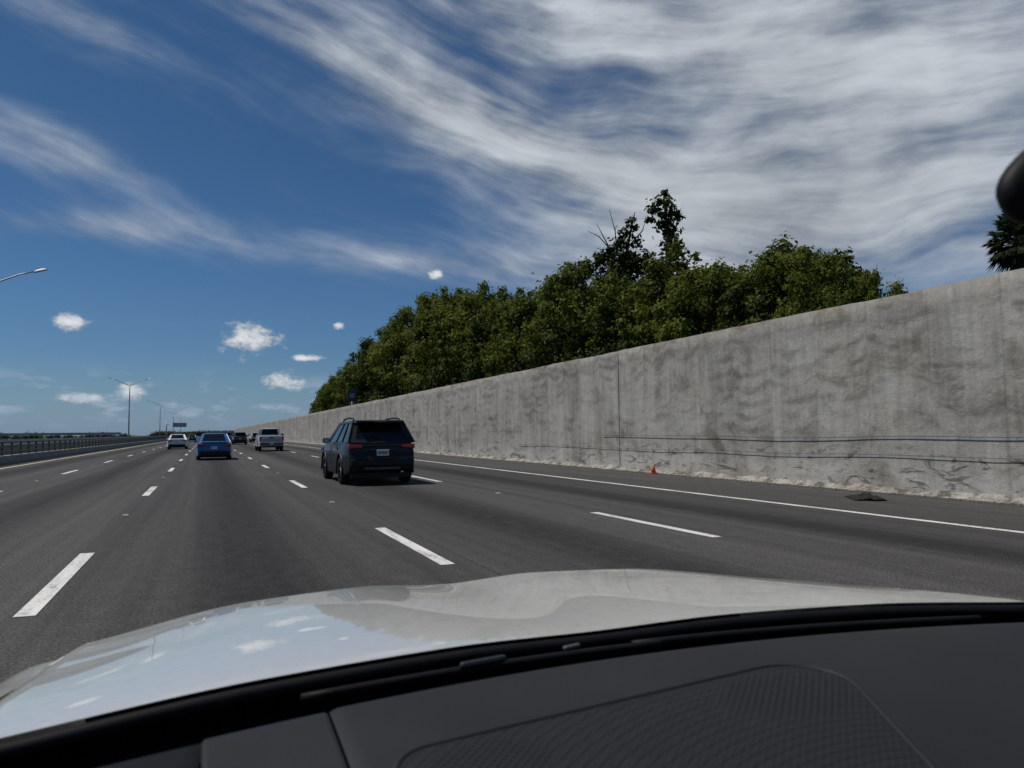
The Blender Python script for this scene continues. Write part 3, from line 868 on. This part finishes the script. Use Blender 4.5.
# ------------------------------------------------------------------ own car (camera rides in it)
car = empty('white_car')
m, nb, b = material('hood_paint', (.74, .745, .74), .25, 0, 1.)
P = nb.node('ShaderNodeNewGeometry').outputs['Position']
n = nb.noise(P, 2.6, 2, .5, .6); n2 = nb.noise(P, 60, 2, .6)
nb.setin(b.inputs['Base Color'], nb.mix(nb.mapr(n, .53, .56, 0, 1, True), (.585, .585, .56), (.53, .54, .51)))
nb.setin(b.inputs['Roughness'], nb.mapr(n2, .3, .7, .26, .38))
b.inputs['Coat Roughness'].default_value = .02; b.inputs['Coat IOR'].default_value = 1.65
M_HOOD = m
CX, HWD = .55, .80
def sm(a, b_, x):
    t_ = min(1, max(0, (x - a) / (b_ - a))); return t_ * t_ * (3 - 2 * t_)
def hood_rear(s): return 1.035 - .135 * s * s
def hood_front(s): return 1.93 - .20 * s * s - .05 * s ** 4
def hood_h(s, r):
    a = abs(s)
    h = 1.05 - .083 * r ** 1.3
    h += .015 * sm(.0, .30, a) * (.3 + .7 * r)
    h -= .020 * sm(.60, 1.0, a) * (.35 + .65 * min(1, r * 2))
    return h
def grid_obj(name, fn, nu, nv, mats, parent, thick=0):
    V = [fn(i / nu, j / nv) for j in range(nv + 1) for i in range(nu + 1)]
    F = [(j * (nu + 1) + i, j * (nu + 1) + i + 1, (j + 1) * (nu + 1) + i + 1, (j + 1) * (nu + 1) + i) for j in range(nv) for i in range(nu)]
    o = mesh_obj(name, V, F, mats, parent, True)
    if thick:
        s_ = o.modifiers.new('s', 'SOLIDIFY'); s_.thickness = thick; s_.offset = -1
    return o
def hood_fn(i, j):
    s = (i * 2 - 1); r = j * 1.22
    ex = max(0, r - .86)
    t_ = hood_rear(s) + (hood_front(s) - hood_rear(s)) * (r if r < .86 else .86 + .30 * (1 - math.exp(-(r - .86) * 3.5)))
    z = hood_h(s, r) - 3.2 * ex ** 2 * (1 + ex)
    e_ = max(0, (abs(s) - .97) / .03); z -= .014 * e_ * e_
    return (CX + HWD * s * (1 - .05 * r * r), t_, z)
grid_obj('hood', hood_fn, 120, 64, [M_HOOD], car)
def fender(sd_):
    def fn(i, j):
        y = .55 + (2.02 - .55) * j
        r = max(0, (y - .9) / 1.0)
        xin = CX + sd_ * (HWD * (1 - .05 * min(1, r) ** 2) + .004)
        zin = hood_h(1, min(1, r)) - .014 - .028 * sm(.15, .7, r) - 3.0 * max(0, r - .70) ** 2
        a = i * 1.5
        wid = .17 - .05 * max(0, r - .6)
        x = xin + sd_ * wid * math.sin(min(a, math.pi / 2))
        z = zin - .16 * (1 - math.cos(min(a, 1.5))) - (max(0, i - .75) * 1.4)
        return (x, y, z)
    return fn
for sd_ in (-1, 1):
    grid_obj('fender', fender(sd_), 24, 50, [M_HOOD], car)
    wheel(car, CX + sd_ * .82, 1.28, .36, .23)
def nose(i, j):
    s = i * 2 - 1
    return (CX + .93 * s, 2.13 - .28 * s * s - .05 * s ** 8 + .05 * math.sin(j * 3), .80 - .52 * j)
grid_obj('front_bumper', nose, 24, 8, [M_HOOD], car)
box('grille_opening', (CX, 2.155, .56), (.9, .04, .2), M_BLACK, car, .02)
box('engine_bay', (CX, 1.45, .62), (1.35, .95, .45), M_BLACK, car)
M_COWL = simple('cowl_plastic', (.005, .005, .006), .6, var=.2, vscale=25, spec=.2)
def dash_front(s): return .926 - .150 * s * s
def cowl(i, j):
    s = (i * 2 - 1) * 1.02
    a = dash_front(s) - .02; c = hood_rear(s) + .04
    return (CX + HWD * s, a + (c - a) * j, 1.026 - .02 * math.sin(j * math.pi) - .004 * j)
grid_obj('cowl', cowl, 40, 8, [M_COWL], car)
tube('hood_seal', [(CX + HWD * s, hood_rear(s) - .005, hood_h(s, 0) - .014) for s in np.linspace(-1.0, 1.0, 40)], .010, M_COWL, car)
for (s0, s1) in ((-.55, .10), (.05, .80)):
    pts = [(CX + HWD * s, hood_rear(s) - .035 - .02 * (s - s0), 1.034) for s in np.linspace(s0, s1, 14)]
    tube('wiper_blade', pts, .006, M_COWL, car, 6)
box('wiper_arm', (CX - .20, .985, 1.042), (.07, .010, .008), simple('wiper_metal', (.03, .03, .032), .35), car, .004, rot=(0, 0, rad(9)))
box('wiper_arm', (CX - .06, 1.0, 1.042), (.03, .008, .006), M_DKMET, car, .003, rot=(0, 0, rad(14)))
m, nb, b = material('dashboard_vinyl', (.020, .020, .022), .62, spec=.35); M_DASH = m
P = nb.node('ShaderNodeNewGeometry').outputs['Position']
vo = nb.node('ShaderNodeTexVoronoi'); vo.inputs['Scale'].default_value = 650; nb.setin(vo.inputs['Vector'], P)
bump(nb, b, vo.outputs[0], .4, .0006)
n = nb.noise(P, 5, 2, .6)
nb.setin(b.inputs['Base Color'], nb.mix(nb.mapr(n, .3, .7), (.0105, .011, .012), (.016, .0165, .018)))
def dash_h(x, y):
    s = (x - CX) / HWD; q = max(0, dash_front(s) - y)
    return 1.046 - .03 * q - .16 * q * q
def dash_piece(x0, x1, dz=0., yend=.30):
    def fn(i, j):
        x = x0 + (x1 - x0) * i; s = (x - CX) / HWD
        y1 = dash_front(s); y = y1 + (yend - y1) * j
        z = dash_h(x, y) + dz
        e_ = min(i * (x1 - x0), (1 - i) * (x1 - x0)); z -= .003 * max(0, 1 - e_ / .004) ** 2
        if j == 0: z -= .03
        return (x, y, z)
    return fn
grid_obj('dashboard_top', dash_piece(.1305, CX + .9), 150, 60, [M_DASH], car)
grid_obj('dashboard_side', dash_piece(.0, .128), 60, 40, [M_DASH], car)
grid_obj('instrument_hood', dash_piece(-.38, -.002, -.004), 40, 40, [M_COWL], car)
box('dashboard_core', (CX - .03, .55, .86), (1.75, .5, .22), M_BLACK, car)
m, nb, b = material('speaker_grille', (.02, .02, .022), .6, spec=.3)
P = nb.node('ShaderNodeNewGeometry').outputs['Position']
x, y, z = nb.sep(P)
k = 2 * math.pi / .0105
rr_ = nb.m('SQRT', nb.add(nb.m('POWER', nb.sub(x, .62), 2.), nb.m('POWER', nb.sub(y, .30), 2.)))
g1 = nb.mul(nb.m('SINE', nb.mul(x, k)), nb.m('SINE', nb.mul(y, k)))
g2 = nb.m('SINE', nb.mul(rr_, k * .85))
dots = nb.mapr(g1, .05, .35, 0, 1)
# speaker zones with hole shade painted as dark dots at both ends, finer ribbing between
z1 = nb.vm('LENGTH', nb.vm('MULTIPLY', nb.vm('SUBTRACT', nb.xyz(x, y, 0.), (.64, .73, 0)), (1 / .085, 1 / .055, 0)))
z2 = nb.vm('LENGTH', nb.vm('MULTIPLY', nb.vm('SUBTRACT', nb.xyz(x, y, 0.), (.26, .70, 0)), (1 / .060, 1 / .040, 0)))
patchm = nb.mapr(nb.m('MINIMUM', z1, z2), .85, 1.15, 1, .25)
tot = nb.m('MINIMUM', nb.add(nb.mul(dots, patchm), nb.mul(nb.mapr(g2, .2, .8, 0, .35), nb.sub(1., patchm))), 1.)
nb.setin(b.inputs['Base Color'], nb.mix(tot, (.015, .015, .016), (.0008, .0008, .0008)))
bump(nb, b, nb.sub(1., tot), .6, .002)
M_GR = m
corners = [(.170, .745), (.70, .815), (.755, .76), (.60, .40), (.12, .40)]
def rounded(poly, r=.045, n=6):
    out_ = []; N_ = len(poly)
    for i in range(N_):
        p0 = Vector(poly[i - 1]); p1 = Vector(poly[i]); p2 = Vector(poly[(i + 1) % N_])
        a = p1 + (p0 - p1).normalized() * min(r, (p0 - p1).length * .45); c = p1 + (p2 - p1).normalized() * min(r, (p2 - p1).length * .45)
        for k_ in range(n + 1):
            t_ = k_ / n; out_.append(a * (1 - t_) ** 2 + p1 * 2 * t_ * (1 - t_) + c * t_ ** 2)
    return out_
rp = rounded(corners)
cen = Vector((.46, .6)); V = []; F = []; nr = 14
for q in range(nr + 1):
    for p in rp:
        w = cen + (p - cen) * (q / nr); V.append((w.x, w.y, dash_h(w.x, w.y) + .0035))
n = len(rp)
for q in range(nr):
    for k_ in range(n): F.append((q * n + k_, q * n + (k_ + 1) % n, (q + 1) * n + (k_ + 1) % n, (q + 1) * n + k_))
mesh_obj('speaker_grille', V, F, [M_GR], car, True)
tube('grille_rim', [(p.x, p.y, dash_h(p.x, p.y) + .002) for p in rp + [rp[0]]], .004, M_DASH, car, 8)
for sd_ in (-1, 1):
    tube('pillar', [(CX + sd_ * .92, .86, 1.03), (CX + sd_ * .80, .45, 1.38), (CX + sd_ * .68, .08, 1.63)], [.045, .04, .04], M_BLACK, car, 10)
def roof(i, j):
    s = i * 2 - 1
    return (CX + .70 * s, .12 - 1.6 * j - .05 * s * s, 1.66 + .05 * (1 - s * s) + .03 * math.sin(j * 3))
grid_obj('roof', roof, 16, 12, [M_P_WHITE], car, .03)
tube('mirror_stem', [(CX + .06, .16, 1.64), (CX + .06, .30, 1.60), (CX + .12, .37, 1.59)], .012, M_BLACK, car)
bm = bmesh.new(); bmesh.ops.create_uvsphere(bm, u_segments=32, v_segments=20, radius=1)
for v_ in bm.verts:
    f_ = lambda q, p_: math.copysign(abs(q) ** p_, q)
    v_.co = Vector((f_(v_.co.x, .85) * .125, f_(v_.co.y, .8) * .020, f_(v_.co.z, .75) * .036))
o = bm_obj('rear_view_mirror', bm, [M_COWL], car, True)
o.location = (CX + .108, .355, 1.573); o.rotation_euler = (0, rad(-28), rad(-14))
